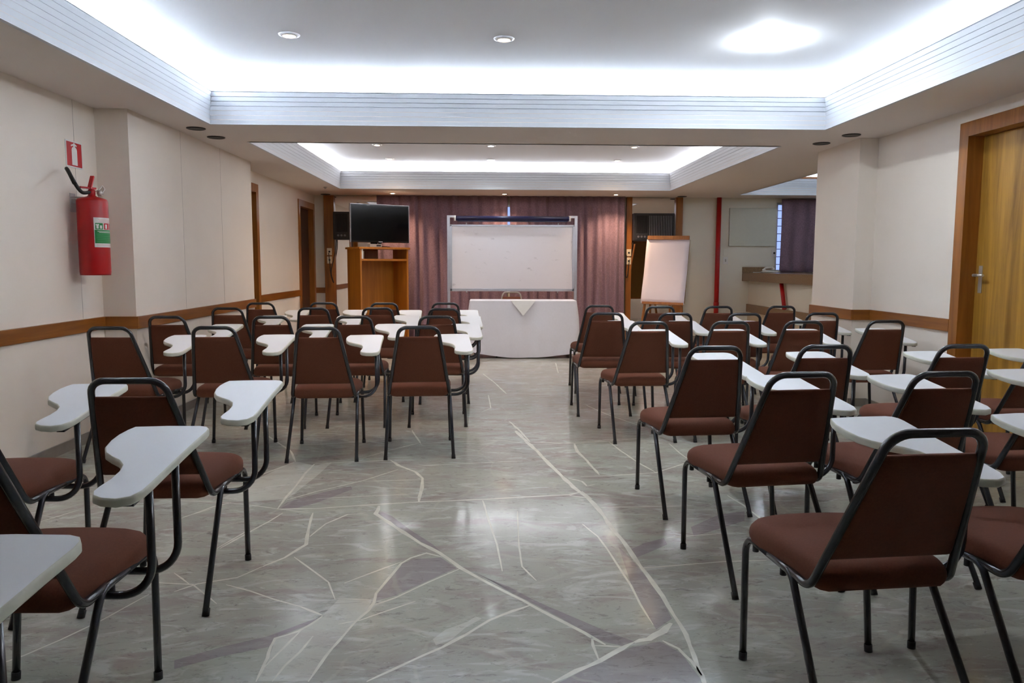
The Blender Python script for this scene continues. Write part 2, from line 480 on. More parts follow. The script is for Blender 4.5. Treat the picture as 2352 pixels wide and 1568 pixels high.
    l(8, (-200, 1560), (100, 1455), (250, 1390), (420, 1310), (620, 1200)); l(5, (760, 880), (900, 840)); l(7, (900, 1010), (1040, 930))
    l(5, (420, 840), (620, 800)); l(5, (150, 905), (330, 850)); l(6, (600, 1150), (800, 1160), (900, 1240))
    return out
def strip(bm, pts, w_px, mi):
    """ribbon on the floor following photo survey points, width given in photo pixels"""
    G = []
    for (x, y) in pts:
        p = on_z(x, y, 0); dist = (p - CAMP).length
        G.append((p, w_px / 2.76 / FPX * dist * .52))
    # densify with jitter
    Q = []
    for (p, w), (q, v) in zip(G[:-1], G[1:]):
        n = max(2, int((q - p).length / .08))
        for k in range(n):
            t = k / n; Q.append((p.lerp(q, t), w + (v - w) * t))
    Q.append(G[-1])
    L_, R_ = [], []
    for i, (p, w) in enumerate(Q):
        t = (Q[min(i + 1, len(Q) - 1)][0] - Q[max(i - 1, 0)][0]); t.z = 0; t.normalize()
        n = Vector((-t.y, t.x, 0)); ww = w * random.uniform(.65, 1.35) + .0015
        if i in (0, len(Q) - 1): ww *= .4
        off = n * random.uniform(-.3, .3) * w
        L_.append(bm.verts.new((p.x + off.x + n.x * ww, p.y + off.y + n.y * ww, .0005)))
        R_.append(bm.verts.new((p.x + off.x - n.x * ww, p.y + off.y - n.y * ww, .0005)))
    for i in range(len(Q) - 1):
        f = bm.faces.new((R_[i], R_[i + 1], L_[i + 1], L_[i])); f.material_index = mi
fb = MB()
fb.poly([(XL - .4, YF, 0), (XE, YF, 0), (XE, YB + .3, 0), (XL - .4, YB + .3, 0)], 0)
def patch(mi, org, sc, *pts):
    P = [on_z(org[0] + x / sc, org[1] + y / sc, 0) for x, y in pts]
    fb.poly([(p.x, p.y, .00025) for p in P], mi)
BB, AA = ((1000, 1000), 2.76), ((400, 1000), 2.76)
patch(2, *BB, (200, 845), (330, 905), (470, 960), (620, 1040), (720, 1085), (850, 1140), (980, 1195), (1080, 1240), (1260, 1305), (1190, 1335), (1080, 1310), (950, 1250), (800, 1160), (600, 1055), (450, 980), (300, 890))
patch(2, *BB, (1230, 725), (1330, 680), (1450, 650), (1470, 690), (1380, 730), (1270, 775))
patch(2, *BB, (1620, 580), (1800, 500), (1960, 480), (1960, 540), (1800, 590), (1640, 640))
patch(2, *BB, (1160, 700), (1250, 790), (1340, 900), (1440, 1040), (1500, 1160), (1400, 1230), (1300, 1060), (1240, 940))
patch(2, *AA, (1440, 815), (1510, 785), (1690, 772), (1790, 840), (1600, 925), (1400, 1015), (1275, 1050), (1290, 1000), (1390, 880))
patch(2, *AA, (660, 465), (720, 420), (900, 370), (1120, 320), (1130, 340), (1000, 390), (890, 430), (780, 458))
patch(2, *AA, (0, 1425), (300, 1340), (600, 1270), (840, 1180), (930, 1150), (850, 1200), (640, 1280), (600, 1340), (300, 1400), (0, 1480))
patch(2, *AA, (1290, 490), (1400, 570), (1560, 670), (1690, 735), (1640, 690), (1500, 600), (1380, 510), (1320, 485))
patch(3, *AA, (930, 1150), (1040, 1040), (1250, 1045), (1230, 1110), (1140, 1190), (1000, 1340), (850, 1555), (530, 1555), (600, 1420), (640, 1290), (860, 1200))
patch(3, *AA, (890, 190), (1000, 170), (900, 260), (720, 400), (480, 420), (300, 400), (500, 290), (700, 190), (780, 165))
patch(3, *AA, (1640, 1290), (1720, 1230), (1860, 1180), (1910, 1145), (1950, 1160), (1850, 1215), (1760, 1290), (1660, 1330))
patch(2, *BB, (780, 1568), (1040, 1435), (1230, 1345), (1420, 1305), (1560, 1380), (1680, 1540), (1700, 1600), (800, 1600))
for pts, w in polylines(): strip(fb.bm, pts, w, 1)
floor = struct(fb.build('floor', FLOOR))

# ---- ceiling: soffit with three tray openings, coves and tray ceilings (one mesh)
cb = MB()
zt = ZSH
def soffit(x0, y0, x1, y1): cb.box(x0, y0, H, x1, y1, zt)
X0, X1 = XL - .4, XE
soffit(X0, YF, X1, T1[1])
soffit(X0, T1[1], T1[0], T1[3]); soffit(T1[2], T1[1], X1, T1[3])
soffit(X0, T1[3], X1, T2[1])
# far band around tray 2 and tray 3
soffit(X0, T2[1], T2[0], T2[3]); soffit(T2[2], T2[1], X1, T3[1])
soffit(T2[2], T3[1], T3[0], T3[3]); soffit(T3[2], T3[1], X1, T3[3])
soffit(X0, T2[3], T2[2], YB + .1); soffit(T2[2], T3[3], X1, YB + .1)
for T in (T1, T2, T3):
    x0, y0, x1, y1 = T; e = COVE; zc = HC
    cb.box(x0 - e, y0 - e, zc, x1 + e, y1 + e, zc + .05, 1)
    cb.box(x0 - e - .03, y0 - e, zt, x0 - e, y1 + e, zc, 1); cb.box(x1 + e, y0 - e, zt, x1 + e + .03, y1 + e, zc, 1)
    cb.box(x0 - e, y0 - e - .03, zt, x1 + e, y0 - e, zc, 1); cb.box(x0 - e, y1 + e, zt, x1 + e, y1 + e + .03, zc, 1)
struct(cb.build('ceiling', [M['ceil'], M['tray']]))

PROF = [(.02, 2.429), (-.006, 2.429)]
LEAN_IN = [-.006, -.004, -.005, -.007, -.011, -.016, -.022, -.029]   # each band corbels a little further in
for k_ in range(7):
    z_ = 2.433 + k_ * .0362; e0_, e1_ = LEAN_IN[k_] + .003, LEAN_IN[k_ + 1] - .004
    PROF += [(e0_, z_), (e1_, z_ + .0295), (e0_ + .013, z_ + .0300), (e0_ + .013, z_ + .0352)]
PROF += [(-.030, 2.690), (.045, 2.690), (.045, 2.552)]
def moulding(n, T):
    x0, y0, x1, y1 = T
    mb = MB()
    rings = []
    for e, z in PROF:
        rings.append([(x0 - e, y0 - e, z), (x1 + e, y0 - e, z), (x1 + e, y1 + e, z), (x0 - e, y1 + e, z)])
    mb.loft(rings, caps=False, smooth=False)
    return struct(mb.build('trim_%d' % n, M['mould']))
moulding(1, T1); moulding(2, T2); moulding(3, T3)
# wooden strip on the alcove lip
x0, y0, x1, y1 = T3
wsb = MB(); wsb.box(x0, y1 - .005, 2.692, x1, y1 + .03, 2.725)
struct(wsb.build('trim_4', M['railx']))

# ---- walls
W = M['wall']
def wall(name, boxes, mats=None):
    mb = MB()
    for b in boxes: mb.box(*b[:6], mi=b[6] if len(b) > 6 else 0)
    return struct(mb.build(name, mats or [W, M['seam']]))
def seamx(X, y, z0, z1, s=1): return (X - .0005, y - .0010, z0, X + .0006 * s + .0005, y + .0010, z1, 1)
YBAY0, YBAY1 = 5.91, 8.88
DOORS_L = [(12.09, 13.0), (9.02, 9.84)]   # clear openings in the left wall
wall('wall_left', [
    (XL - .15, YF, 0, XL, DOORS_L[1][0], H), (XL - .15, DOORS_L[1][0], 2.20, XL, DOORS_L[1][1], H),
    (XL - .15, DOORS_L[1][1], 0, XL, DOORS_L[0][0], H), (XL - .15, DOORS_L[0][0], 2.20, XL, DOORS_L[0][1], H),
    (XL - .15, DOORS_L[0][1], 0, XL, YB + .1, H),
    seamx(XL, 5.61, .9, H), seamx(XL, 3.1, .9, H)])
wall('wall_left_bay', [(XL - .02, YBAY0, 0, XLB, YBAY1, H), seamx(XLB, 6.89, .9, H), seamx(XLB, 7.88, .9, H)])
DR = (4.72, 5.61)
wall('wall_right', [(XR, YF, 0, XR + .16, DR[0], H), (XR, DR[0], 2.25, XR + .16, DR[1], H), (XR, DR[1], 0, XR + .16, 6.93, H)])
wall('wall_right_column', [(XRC, 6.93, 0, XE, 7.82, H)])
wall('wall_alcove', [(XE, 7.82, 0, XE + .15, YB + .1, H)], [M['wall_cool']])
wall('wall_front', [(XL - .15, YF - .15, 0, XR + .16, YF, H)], [mat('brown_back_wall', S((120, 100, 84)), .7)])
# back wall: solid parts around the two window openings
BW = (-1.70, 2.20, .95, 2.30)     # main window opening
AW = (4.945, 6.70, 1.18, 2.36)    # alcove window opening
wall('wall_back', [
    (XL, YB, 0, BW[0], YB + .12, H), (BW[0], YB, 0, BW[1], YB + .12, BW[2]), (BW[0], YB, BW[3], BW[1], YB + .12, H),
    (BW[1], YB, 0, AW[0], YB + .12, H, 0), (AW[0], YB, 0, AW[1], YB + .12, AW[2]), (AW[0], YB, AW[3], AW[1], YB + .12, H),
    (AW[1], YB, 0, XE, YB + .12, H)], [M['wall_cool'], M['seam']])

def window(n, W_, cols, rows):
    x0, x1, z0, z1 = W_
    mb = MB(); t = .035
    mb.box(x0, YB + .03, z0, x1, YB + .08, z0 + t); mb.box(x0, YB + .03, z1 - t, x1, YB + .08, z1)
    mb.box(x0, YB + .03, z0, x0 + t, YB + .08, z1); mb.box(x1 - t, YB + .03, z0, x1, YB + .08, z1)
    for k in range(1, cols): xx = x0 + (x1 - x0) * k / cols; mb.box(xx - .018, YB + .035, z0, xx + .018, YB + .075, z1)
    for k in range(1, rows): zz = z0 + (z1 - z0) * k / rows; mb.box(x0, YB + .04, zz - .006, x1, YB + .07, zz + .006)
    w = struct(mb.build('window_%d' % n, M['alu']))
    MB().box(x0 + t, YB + .052, z0 + t, x1 - t, YB + .058, z1 - t).build('window_pane', M['glass'], w)
window(1, BW, 3, 1); window(2, AW, 2, 9)

# ---- doors
def door(n, X, s, y0, y1, ztop, depth, leafm, framem, fwid=.09, handle_y=None, handle_z=1.06):
    """door in a wall x = X, room on side s (+1: room towards +x)"""
    d = bpy.data.objects.new('door_%d' % n, None); C.objects.link(d); struct(d)
    d.location = (X, (y0 + y1) / 2, 0)
    yc = (y0 + y1) / 2
    def bx(b): return b
    fr = MB(); p = .018
    xa, xb = sorted((s * p, -s * depth))
    q = .014
    fr.box(xa, y0 - fwid - yc, 0, xb, y0 + q - yc, ztop + fwid); fr.box(xa, y1 - q - yc, 0, xb, y1 + fwid - yc, ztop + fwid)
    fr.box(xa, y0 + q - yc, ztop - q, xb, y1 - q - yc, ztop + fwid)
    fr.build('door_frame', framem, d)
    la, lb = sorted((-s * (depth - .05), -s * (depth - .012)))
    leaf = MB().box(la, y0 - yc + q + .002, .005, lb, y1 - yc - q - .002, ztop - q - .002).build('door_leaf', leafm, d)
    if handle_y is not None:
        fx = -s * (depth - .05); hy = handle_y - yc
        hp = MB().box(min(fx, fx + s * .006), hy - .02, handle_z - .13, max(fx, fx + s * .006), hy + .02, handle_z + .07, bevel=.002).build('handle_plate', M['steel'], d)
        MB().tube([(fx, hy, handle_z), (fx + s * .05, hy, handle_z), (fx + s * .05, hy + .012, handle_z)], .011, 10, fillet=.006).lathe([(.0, -.0), (.012, .0)], (fx, hy, handle_z)).tube([(fx + s * .05, hy, handle_z), (fx + s * .05, hy - .10, handle_z)], .010, 10).build('door_handle', M['steel'], d)
    return d
door(1, XR, -1, DR[0], DR[1], 2.25, .15, M['doorwood'], M['post'], handle_y=5.535, handle_z=1.23)
door(2, XL, 1, DOORS_L[0][0], DOORS_L[0][1], 2.20, .12, M['darkdoor'], M['post'], .085)
door(3, XL, 1, DOORS_L[1][0], DOORS_L[1][1], 2.20, .12, M['darkdoor'], M['post'], .085)

# ---- chair rails, baseboards, posts
RZ0, RZ1 = .802, .896
tn = 5
def trim(boxes, m, bevel=.003):
    global tn
    mb = MB()
    for b in boxes: mb.box(*b, bevel=bevel)
    o = struct(mb.build('trim_%d' % tn, m)); tn += 1; return o
trim([(XL, YF, RZ0, XL + .02, YBAY0, RZ1)], M['rail'])
trim([(XL + .02, YBAY0 - .02, RZ0, XLB + .02, YBAY0, RZ1)], M['railx'])
trim([(XLB, YBAY0, RZ0, XLB + .02, YBAY1, RZ1)], M['rail'])
trim([(XL, DOORS_L[1][1] + .085, RZ0, XL + .02, DOORS_L[0][0] - .085, RZ1)], M['rail'])
trim([(XL, YB - .02, RZ0, -2.744, YB, RZ1)], M['railx'])
trim([(XR - .02, DR[1] + .09, RZ0, XR, 6.91, RZ1)], M['rail'])
trim([(XRC, 6.91, RZ0, XR, 6.93, RZ1)], M['railx'])
trim([(XRC - .02, 6.91, RZ0, XRC, 7.84, RZ1)], M['rail'])
# posts framing the mirrors
for (xa, xb) in ((-2.744, -2.576), (2.35, 2.447), (3.192, 3.311)):
    trim([(xa, YB - .07, 0, xb, YB, H)], M['post'], .004)
def baseboard(name, boxes):
    mb = MB()
    for b in boxes: mb.box(*b)
    return struct(mb.build(name, M['base']))
baseboard('baseboard_left', [(XL, YF, 0, XL + .012, YBAY0, .075), (XL, YBAY0 - .012, 0, XLB + .012, YBAY0, .075), (XLB, YBAY0, 0, XLB + .012, YBAY1, .075), (XL, DOORS_L[1][1] + .09, 0, XL + .012, DOORS_L[0][0] - .09, .075)])
baseboard('baseboard_right', [(XR - .012, YF, 0, XR, DR[0] - .09, .075), (XR - .012, DR[1] + .09, 0, XR, 6.93, .075), (XRC, 6.918, 0, XR - .012, 6.93, .075), (XRC - .012, 6.918, 0, XRC, 7.82, .075)])
baseboard('baseboard_back', [(3.311, YB - .012, 0, 4.49, YB, .075)])

# ================================================================== CEILING FITTINGS
def spot_light(x, y, z, power, col, size=125, blend=.9, rad=.03):
    l = bpy.data.lights.new('downlight_beam', 'SPOT')
    l.energy = power; l.color = col; l.spot_size = math.radians(size); l.spot_blend = blend; l.shadow_soft_size = rad
    o = bpy.data.objects.new('downlight_beam', l); C.objects.link(o); o.location = (x, y, z)
def downlight(x, y, z, label, warm=True, power=30, group='recessed ceiling spotlights', r=.055):
    t = thing('ceiling_downlight', label, 'ceiling light', (x, y, z), 0, group)
    MB().lathe([(r * .72, -.001), (r * .72, -.010), (r * .8, -.014), (r * 1.25, -.006), (r * 1.3, -.0005)], seg=28).build('trim_ring', M['ring'], t)
    MB().lathe([(.0001, -.016), (r * .35, -.014), (r * .6, -.009), (r * .70, -.004)], seg=24).build('bulb', M['lamp_warm'] if warm else M['lamp_cool'], t)
    spot_light(x, y, z - .03, power, WARM if warm else COOL)
    return t
PT1, PT2, PSO = 20, 26, 62
downlight(-1.325, 5.35, HC, 'warm spotlight on the near tray ceiling, left one of the row', True, PT1)
downlight(.11, 5.38, HC, 'warm spotlight on the near tray ceiling, middle of the row', True, PT1)
for yy, nm in ((8.8, 'nearest the near tray'), (10.1, 'in the middle'), (11.4, 'nearest the curtains')):
    for xx, side in ((-1.42, 'left'), (.04, 'middle'), (1.90, 'right')):
        downlight(xx, yy, HC, 'small spotlight on far tray ceiling, %s of row %s' % (side, nm), xx > 1 or xx < -1, PT2, 'far tray spotlights', .05)
for xx, side in ((-1.53, 'above the television'), (.27, 'above the whiteboard'), (2.08, 'above the right curtain edge')):
    downlight(xx, 12.58, H, 'warm spotlight on the soffit %s' % side, True, PSO, 'soffit spotlights by the curtain', .05)
# bare bright lamp on the near tray: globe below the ceiling so it washes the ceiling round it
t = thing('ceiling_lamp', 'glaring cool white lamp on the near tray ceiling, right side', 'ceiling light', (1.91, 5.33, HC))
MB().lathe([(.040, -.0005), (.042, -.008), (.030, -.012), (.001, -.012)], seg=28).build('lamp_base', M['ring'], t)
MB().lathe([(.012, -.012), (.034, -.018), (.042, -.030), (.036, -.044), (.018, -.052), (.0005, -.054)], seg=24).build('bulb', emit('glare_lamp', (.80, .90, 1.0), 800), t)

def speaker(x, y, label, r=.078):
    t = thing('ceiling_speaker', label, 'speaker', (x, y, H), 0, 'round black ceiling speakers')
    MB().lathe([(r, -.0005), (r, -.006), (r * .9, -.009), (r * .86, -.005)], seg=28).build('rim', M['black'], t)
    MB().lathe([(.0005, -.004), (r * .5, -.0045), (r * .88, -.0035)], seg=28).build('grille', M['grille'], t)
speaker(-2.465, 6.72, 'round black ceiling speaker at the left, nearer of the pair')
speaker(-2.457, 7.18, 'round black ceiling speaker at the left, farther of the pair')
speaker(3.18, 6.77, 'round black ceiling speaker by the right column, nearer of the pair')
speaker(3.12, 7.24, 'round black ceiling speaker by the right column, farther of the pair')
speaker(-2.668, 12.90, 'round black ceiling speaker above the left wooden post')
speaker(3.241, 12.90, 'round black ceiling speaker above the right wooden post')
t = MB().lathe([(.03, -.0005), (.03, -.006), (.012, -.012), (.012, -.02), (.018, -.022), (.018, -.026), (.0005, -.027)], (0, 0, 0), 20).build('sprinkler_head', M['boxgrey'], None, (-2.42, 11.7, H))
tag(t, 'small round sprinkler head on the soffit at far left', 'sprinkler')

# ================================================================== BACK WALL
def mirror(x0, x1, label):
    o = MB().box(x0, YB - .006, .02, x1, YB - .001, H - .004).build('wall_mirror', M['mirror'])
    tag(o, label, 'mirror', 'tall mirror panels'); return o
mirror(-2.575, -1.74, 'tall mirror panel behind the television, left of the curtain')
mirror(2.448, 3.191, 'tall mirror panel behind the flip chart, right of the curtain')

def curtain(x0, x1, z0, z1, y, label, folds, amp=.035, flat=0.0, seed=1, group=None, gather=0.0):
    rnd = random.Random(seed)
    n = folds * 14; rows = 12
    ph = []; acc = 0.
    for i in range(n + 1):
        ph.append(acc); acc += 2 * PI / 14 * rnd.uniform(.75, 1.25)
    amps = [rnd.uniform(.5, 1.15) for _ in range(folds + 8)]
    rings = []
    for r in range(rows + 1):
        t = r / rows; z = z0 + (z1 - z0) * t
        row = []
        for i in range(n + 1):
            u = i / n
            a = amp * amps[int(ph[i] / (2 * PI)) % len(amps)] * (1 - .45 * t * (1 if flat == 0 else flat))
            xx = x0 + (x1 - x0) * u + .012 * math.sin(ph[i] * .5 + 3 * t)
            xx += gather * (1 - t) * (u - .5)
            row.append((xx, y + a * math.sin(ph[i] + .25 * math.sin(5 * t + i * .03)), z))
        rings.append(row)
    mb = MB(); mb.loft(rings, close=False, caps=False)
    o = mb.build('curtain', M['curtain'])
    sd = o.modifiers.new('thickness', 'SOLIDIFY'); sd.thickness = .004
    tag(o, label, 'curtain', group); return o
curtain(-1.85, .335, .015, H - .004, 13.0, 'mauve curtain panel behind the television and whiteboard, left half', 13, .04, seed=3, group='mauve curtains on the main window')
curtain(.365, 2.31, .015, H - .004, 13.0, 'mauve curtain panel right half, behind the whiteboard and right edge', 13, .042, seed=9, group='mauve curtains on the main window')
curtain(4.995, 6.75, 1.178, H - .02, 13.08, 'dark purple curtain hanging over the granite counter', 8, .035, seed=5)
for o_ in [o for o in bpy.data.objects if o.name.startswith('curtain')]: pass

# air conditioners in the mirrors
def ac(x0, label, gx):
    w, hgt, dp = .70, .46, .16
    t = thing('air_conditioner', label, 'air conditioner', (x0, YB - .008, 1.70), 0, 'window air conditioners')
    bd = MB(); bd.box(0, -dp, 0, w, 0, hgt, bevel=.012); bd.build('housing', M['ac'], t)
    g = MB(); g.box(.05, -dp - .004, .13, .235, -dp + .002, hgt - .04, 1)
    for k in range(9): g.box(.06 + k * .019, -dp - .010, .135, .064 + k * .019, -dp - .003, hgt - .045, 0)
    g.build('intake_grille', [M['ac'], M['acgap']], t)
    f = MB(); f.box(.26, -dp - .004, .03, w - .035, -dp + .002, hgt - .035, 1)
    for k in range(14): f.box(.268 + k * .0285, -dp - .016, .035, .280 + k * .0285, -dp - .003, hgt - .04, 0)
    f.build('louvre_panel', [M['acfin'], M['acgap']], t)
    p = MB().box(.05, -dp - .006, .02, .235, -dp + .002, .115, bevel=.003).build('control_panel', M['ac'], t)
    for k in range(3):
        MB().cyl((.085 + k * .055, -dp - .004, .068), (.085 + k * .055, -dp - .022, .068), .017, 16).build('knob', M['acfin'], p)
    MB().tube(gx, .007, 8).build('power_cord', M['wire'], t)
    return t
def smooth(pts, n=6):
    P = [Vector(p) for p in pts]; P = [P[0]] + P + [P[-1]]; out = []
    for i in range(1, len(P) - 2):
        for k in range(n):
            t = k / n; a, b, c, d = P[i - 1], P[i], P[i + 1], P[i + 2]
            out.append(.5 * ((2 * b) + (c - a) * t + (2 * a - 5 * b + 4 * c - d) * t * t + (3 * b - a - 3 * c + d) * t ** 3))
    out.append(P[-2]); return out
ac(-2.574, 'dark window air conditioner on the left mirror, beside the television', smooth([(.03, -.03, .02), (.02, -.05, -.15), (-.02, -.07, -.34), (-.06, -.085, -.55), (-.02, -.09, -.72), (-.06, -.09, -.60), (-.095, -.085, -.22)]))
ac(2.452, 'dark window air conditioner above the flip chart on the right mirror', smooth([(.03, -.03, .02), (.0, -.05, -.12), (-.05, -.07, -.40), (-.08, -.085, -.62), (-.11, -.09, -.52), (-.095, -.085, -.24)]))
def outlet(x, z, y, label, group=None, m='cream', w=.082, hh=.118, hole=True):
    t = thing('power_outlet', label, 'power outlet', (x, y, z), 0, group)
    MB().box(-w / 2, -.008, -hh / 2, w / 2, 0, hh / 2, bevel=.003).build('plate', M[m], t)
    MB().cyl((0, -.007, 0), (0, -.012, 0), .016, 16).build('socket', M['black'] if hole else M['white'], t)
    return t
for xx, sd in ((-2.66, 'left'), (2.40, 'right')):
    outlet(xx, 1.50, YB - .07, 'cream socket with plugged cord on the %s wooden post, upper of two' % sd, 'sockets on the wooden posts')
    outlet(xx, 1.36, YB - .07, 'cream socket on the %s wooden post, lower of two' % sd, 'sockets on the wooden posts')

# ---- television cabinet, TV and box
CR = math.radians(33)
cabx, caby = -1.745, 12.33
t = thing('tv_cabinet', 'tall open honey wood cabinet carrying the television', 'cabinet', (cabx, caby, 0), CR)
w2, d2, hc_ = .41, .25, 1.545
MB().box(-w2, -d2, 0, -w2 + .025, d2, hc_ - .02).build('side_panel', M['cab'], t)
MB().box(w2 - .025, -d2, 0, w2, d2, hc_ - .02).build('side_panel', M['cab'], t)
MB().box(-w2 + .025, d2 - .018, .08, w2 - .025, d2, 1.345).build('back_panel', M['cab'], t)
MB().box(-w2 - .025, -d2 - .025, hc_ - .02, w2 + .025, d2 + .02, hc_ + .012, bevel=.004).build('top_panel', M['cab'], t)
MB().box(-w2 + .025, -d2 + .004, 1.345, w2 - .025, d2, 1.375).build('shelf', M['cab'], t)
MB().box(-w2 + .025, -d2 + .004, .06, w2 - .025, d2, .085).build('bottom_panel', M['cab'], t)
MB().box(-w2 + .025, -d2 + .02, 0, w2 - .025, -d2 + .035, .06).build('plinth', M['cab'], t)
MB().box(-w2 + .025, -d2, 1.375, -w2 + .05, -d2 + .012, hc_ - .02).build('face_strip', M['white'], t)
TVR = math.radians(30)
tv = thing('television', 'black flat screen television on top of the honey wood cabinet', 'television', (cabx + .035, caby, hc_ + .012), TVR)
tw, th, tz = .49, .592, .075
MB().box(-tw, -.03, tz, tw, .02, tz + th, bevel=.008).build('bezel', M['bezel'], tv)
MB().box(-tw + .02, -.0315, tz + .03, tw - .02, -.028, tz + th - .022).build('screen', M['screen'], tv)
MB().box(-tw - .003, -.033, tz + th - .004, tw + .003, .01, tz + th + .004).box(-tw - .004, -.033, tz, -tw + .002, .01, tz + th).box(tw - .002, -.033, tz, tw + .004, .01, tz + th).build('silver_edge', M['alu'], tv)
MB().box(-.035, -.034, tz + .008, .035, -.029, tz + .018).build('logo_mark', M['alu'], tv)
MB().cyl((0, 0, .0), (0, 0, tz + .05), .028, 16).build('neck', M['bezel'], tv)
MB().lathe([(.0005, .0), (.17, .0), (.17, .006), (.15, .014), (.03, .02), (.0005, .02)], seg=32).build('base', M['bezel'], tv)
stb = thing('set_top_box', 'small grey box on the cabinet under the television', 'set-top box', (cabx - .02, caby - .20, hc_ + .012), CR)
MB().box(-.10, -.05, 0, .10, .05, .048, bevel=.003).build('case', M['boxgrey'], stb)
MB().box(.01, -.052, .012, .085, -.049, .036).build('display', M['black'], stb)

# ---- whiteboard on its stand with a rolled projection screen
WY = 11.75
def XA(px, Y): return (ray(px, 600).x / ray(px, 600).y) * Y
wl, wr = XA(1030.5, WY), XA(1322, WY)
wb = thing('whiteboard', 'wide whiteboard on an aluminium stand behind the white table', 'whiteboard', ((wl + wr) / 2, WY, 0), .0)
hw = (wr - wl) / 2
for s in (-1, 1):
    MB().box(s * hw - .022, -.02, .03, s * hw + .022, .02, 2.03, bevel=.003).build('post', M['alu'], wb)
    MB().box(s * hw - .022, -.28, 0, s * hw + .022, .28, .04, bevel=.004).build('foot', M['alu'], wb)
    a0, a1 = sorted((s * (hw - .02), s * (hw - .115)))
    MB().box(a0, -.035, 1.995, a1, .0, 2.03, bevel=.003).build('arm', M['alu'], wb)
bw = hw - .03
MB().box(-bw, -.012, .905, bw, .012, 1.88).build('board', M['whiteboard'], wb)
fr = MB(); fr.box(-bw - .01, -.024, 1.865, bw + .01, .018, 1.895, bevel=.003); fr.box(-bw - .01, -.024, .888, bw + .01, .018, .93, bevel=.003)
fr.box(-bw - .012, -.024, .89, -bw + .022, .018, 1.893, bevel=.003); fr.box(bw - .022, -.024, .89, bw + .012, .018, 1.893, bevel=.003)
fr.build('board_frame', M['alu'], wb)
for sx in (-.72, .72):
    MB().cyl((sx * hw, 0, 1.895), (sx * hw, 0, 1.925), .010, 10).build('clip', M['alu'], wb)
    MB().cyl((sx * hw, 0, .888), (sx * hw, 0, .862), .010, 10).build('clip', M['alu'], wb)
ps = thing('projection_screen', 'rolled up projection screen in a dark navy casing above the whiteboard', 'projector screen', ((wl + wr) / 2, WY - .06, 1.985))
pw = hw - .115
pr = [(.036 * math.cos(a), .036 * math.sin(a)) for a in [2 * PI * k / 18 for k in range(18)]]
MB().loft([[(x, p[0], p[1]) for p in pr] for x in (-pw, pw)]).build('casing', M['navy'], ps)
for s in (-1, 1): MB().loft([[(x, p[0] * 1.15, p[1] * 1.15) for p in pr] for x in (s * pw, s * (pw + .028))]).build('end_cap', M['white'], ps)
MB().box(-pw + .02, -.02, -.052, pw - .02, -.004, -.032, bevel=.003).build('weight_bar', M['navy'], ps)

# ---- table with white cloth
TX0, TX1, TY0, TY1, TZ = XA(1077, 10.56), XA(1327, 10.56), 10.56, 11.10, .795
tcx, tcy = (TX0 + TX1) / 2, (TY0 + TY1) / 2
tb = thing('table', 'long table hidden under a white cloth in front of the whiteboard', 'table', (tcx, tcy, 0))
hx, hy = (TX1 - TX0) / 2 - .015, (TY1 - TY0) / 2 - .015
MB().box(-hx, -hy, TZ - .03, hx, hy, TZ - .002).build('table_top', M['cab'], tb)
for sx in (-1, 1):
    for sy in (-1, 1):
        MB().box(sx * (hx - .07) - .02, sy * (hy - .06) - .02, 0, sx * (hx - .07) + .02, sy * (hy - .06) + .02, TZ - .03).build('leg', M['darkdoor'], tb)
# cloth: top plus a skirt that flares and sags
def cloth():
    per = []
    nx, ny = 40, 14
    ex, ey = hx + .008, hy + .008
    for i in range(nx): per.append((-ex + 2 * ex * i / nx, -ey, 0, -1))
    for i in range(ny): per.append((ex, -ey + 2 * ey * i / ny, 1, 0))
    for i in range(nx): per.append((ex - 2 * ex * i / nx, ey, 0, 1))
    for i in range(ny): per.append((-ex, ey - 2 * ey * i / ny, -1, 0))
    rings = []
    lv = 10
    for k in range(lv + 1):
        t = k / lv; ring = []
        for i, (x, y, nxx, nyy) in enumerate(per):
            cornerx = (abs(x) / ex) ** 6 if nyy else (abs(y) / ey) ** 4
            wave = math.sin(x * 14 + y * 9) * .010 + math.sin(x * 5.3 + 1) * .008 + math.sin(x * 31 + 2) * .004
            drop = .785 - (.055 if x > -.05 else .10) * (abs(x + .05) / ex) ** 2
            fx = .05 if x > 0 else -.02
            flare = t * (.02 + wave * 1.2) + .06 * t * math.sin(t * PI) * cornerx * 0
            px = x + nxx * flare + (fx * math.sin(min(t * 1.25, 1) * PI) * cornerx if nyy else nxx * .03 * math.sin(t * PI))
            py = y + nyy * flare
            ring.append((px, py, TZ + .002 - drop * t))
        rings.append(ring)
    mb = MB()
    mb.loft(rings, caps=False)
    mb.poly([(x, y, TZ + .002) for x, y, _, _ in per])
    o = mb.build('tablecloth', M['cloth'], None, (tcx, tcy, 0))
    return o
tc_ = cloth(); tag(tc_, 'white cloth draped to the floor over the table by the whiteboard', 'tablecloth')
# small overlay cloth: a square turned 45 degrees, one corner hanging at the front
ov = MB(); zo = TZ + .005; s_ = .17
fy = -hy - .030
xo = .0
ov.loft([[(xo - s_, fy, zo), (xo + s_, fy, zo)], [(xo - s_, hy * .3, zo), (xo + s_, hy * .3, zo)]], close=False, caps=False, smooth=False)
ov.poly([(xo - s_, fy - .001, zo), (xo, fy - .022, zo - .205), (xo + s_, fy - .001, zo)])
o_ = ov.build('table_topper', mat('cream_topper_cloth', S((232, 230, 226)), .85, var=.02, scale=40), None, (tcx, tcy, 0))
sd = o_.modifiers.new('thickness', 'SOLIDIFY'); sd.thickness = .005
tag(o_, 'small white topper cloth with a pointed corner hanging over the table front', 'table topper')

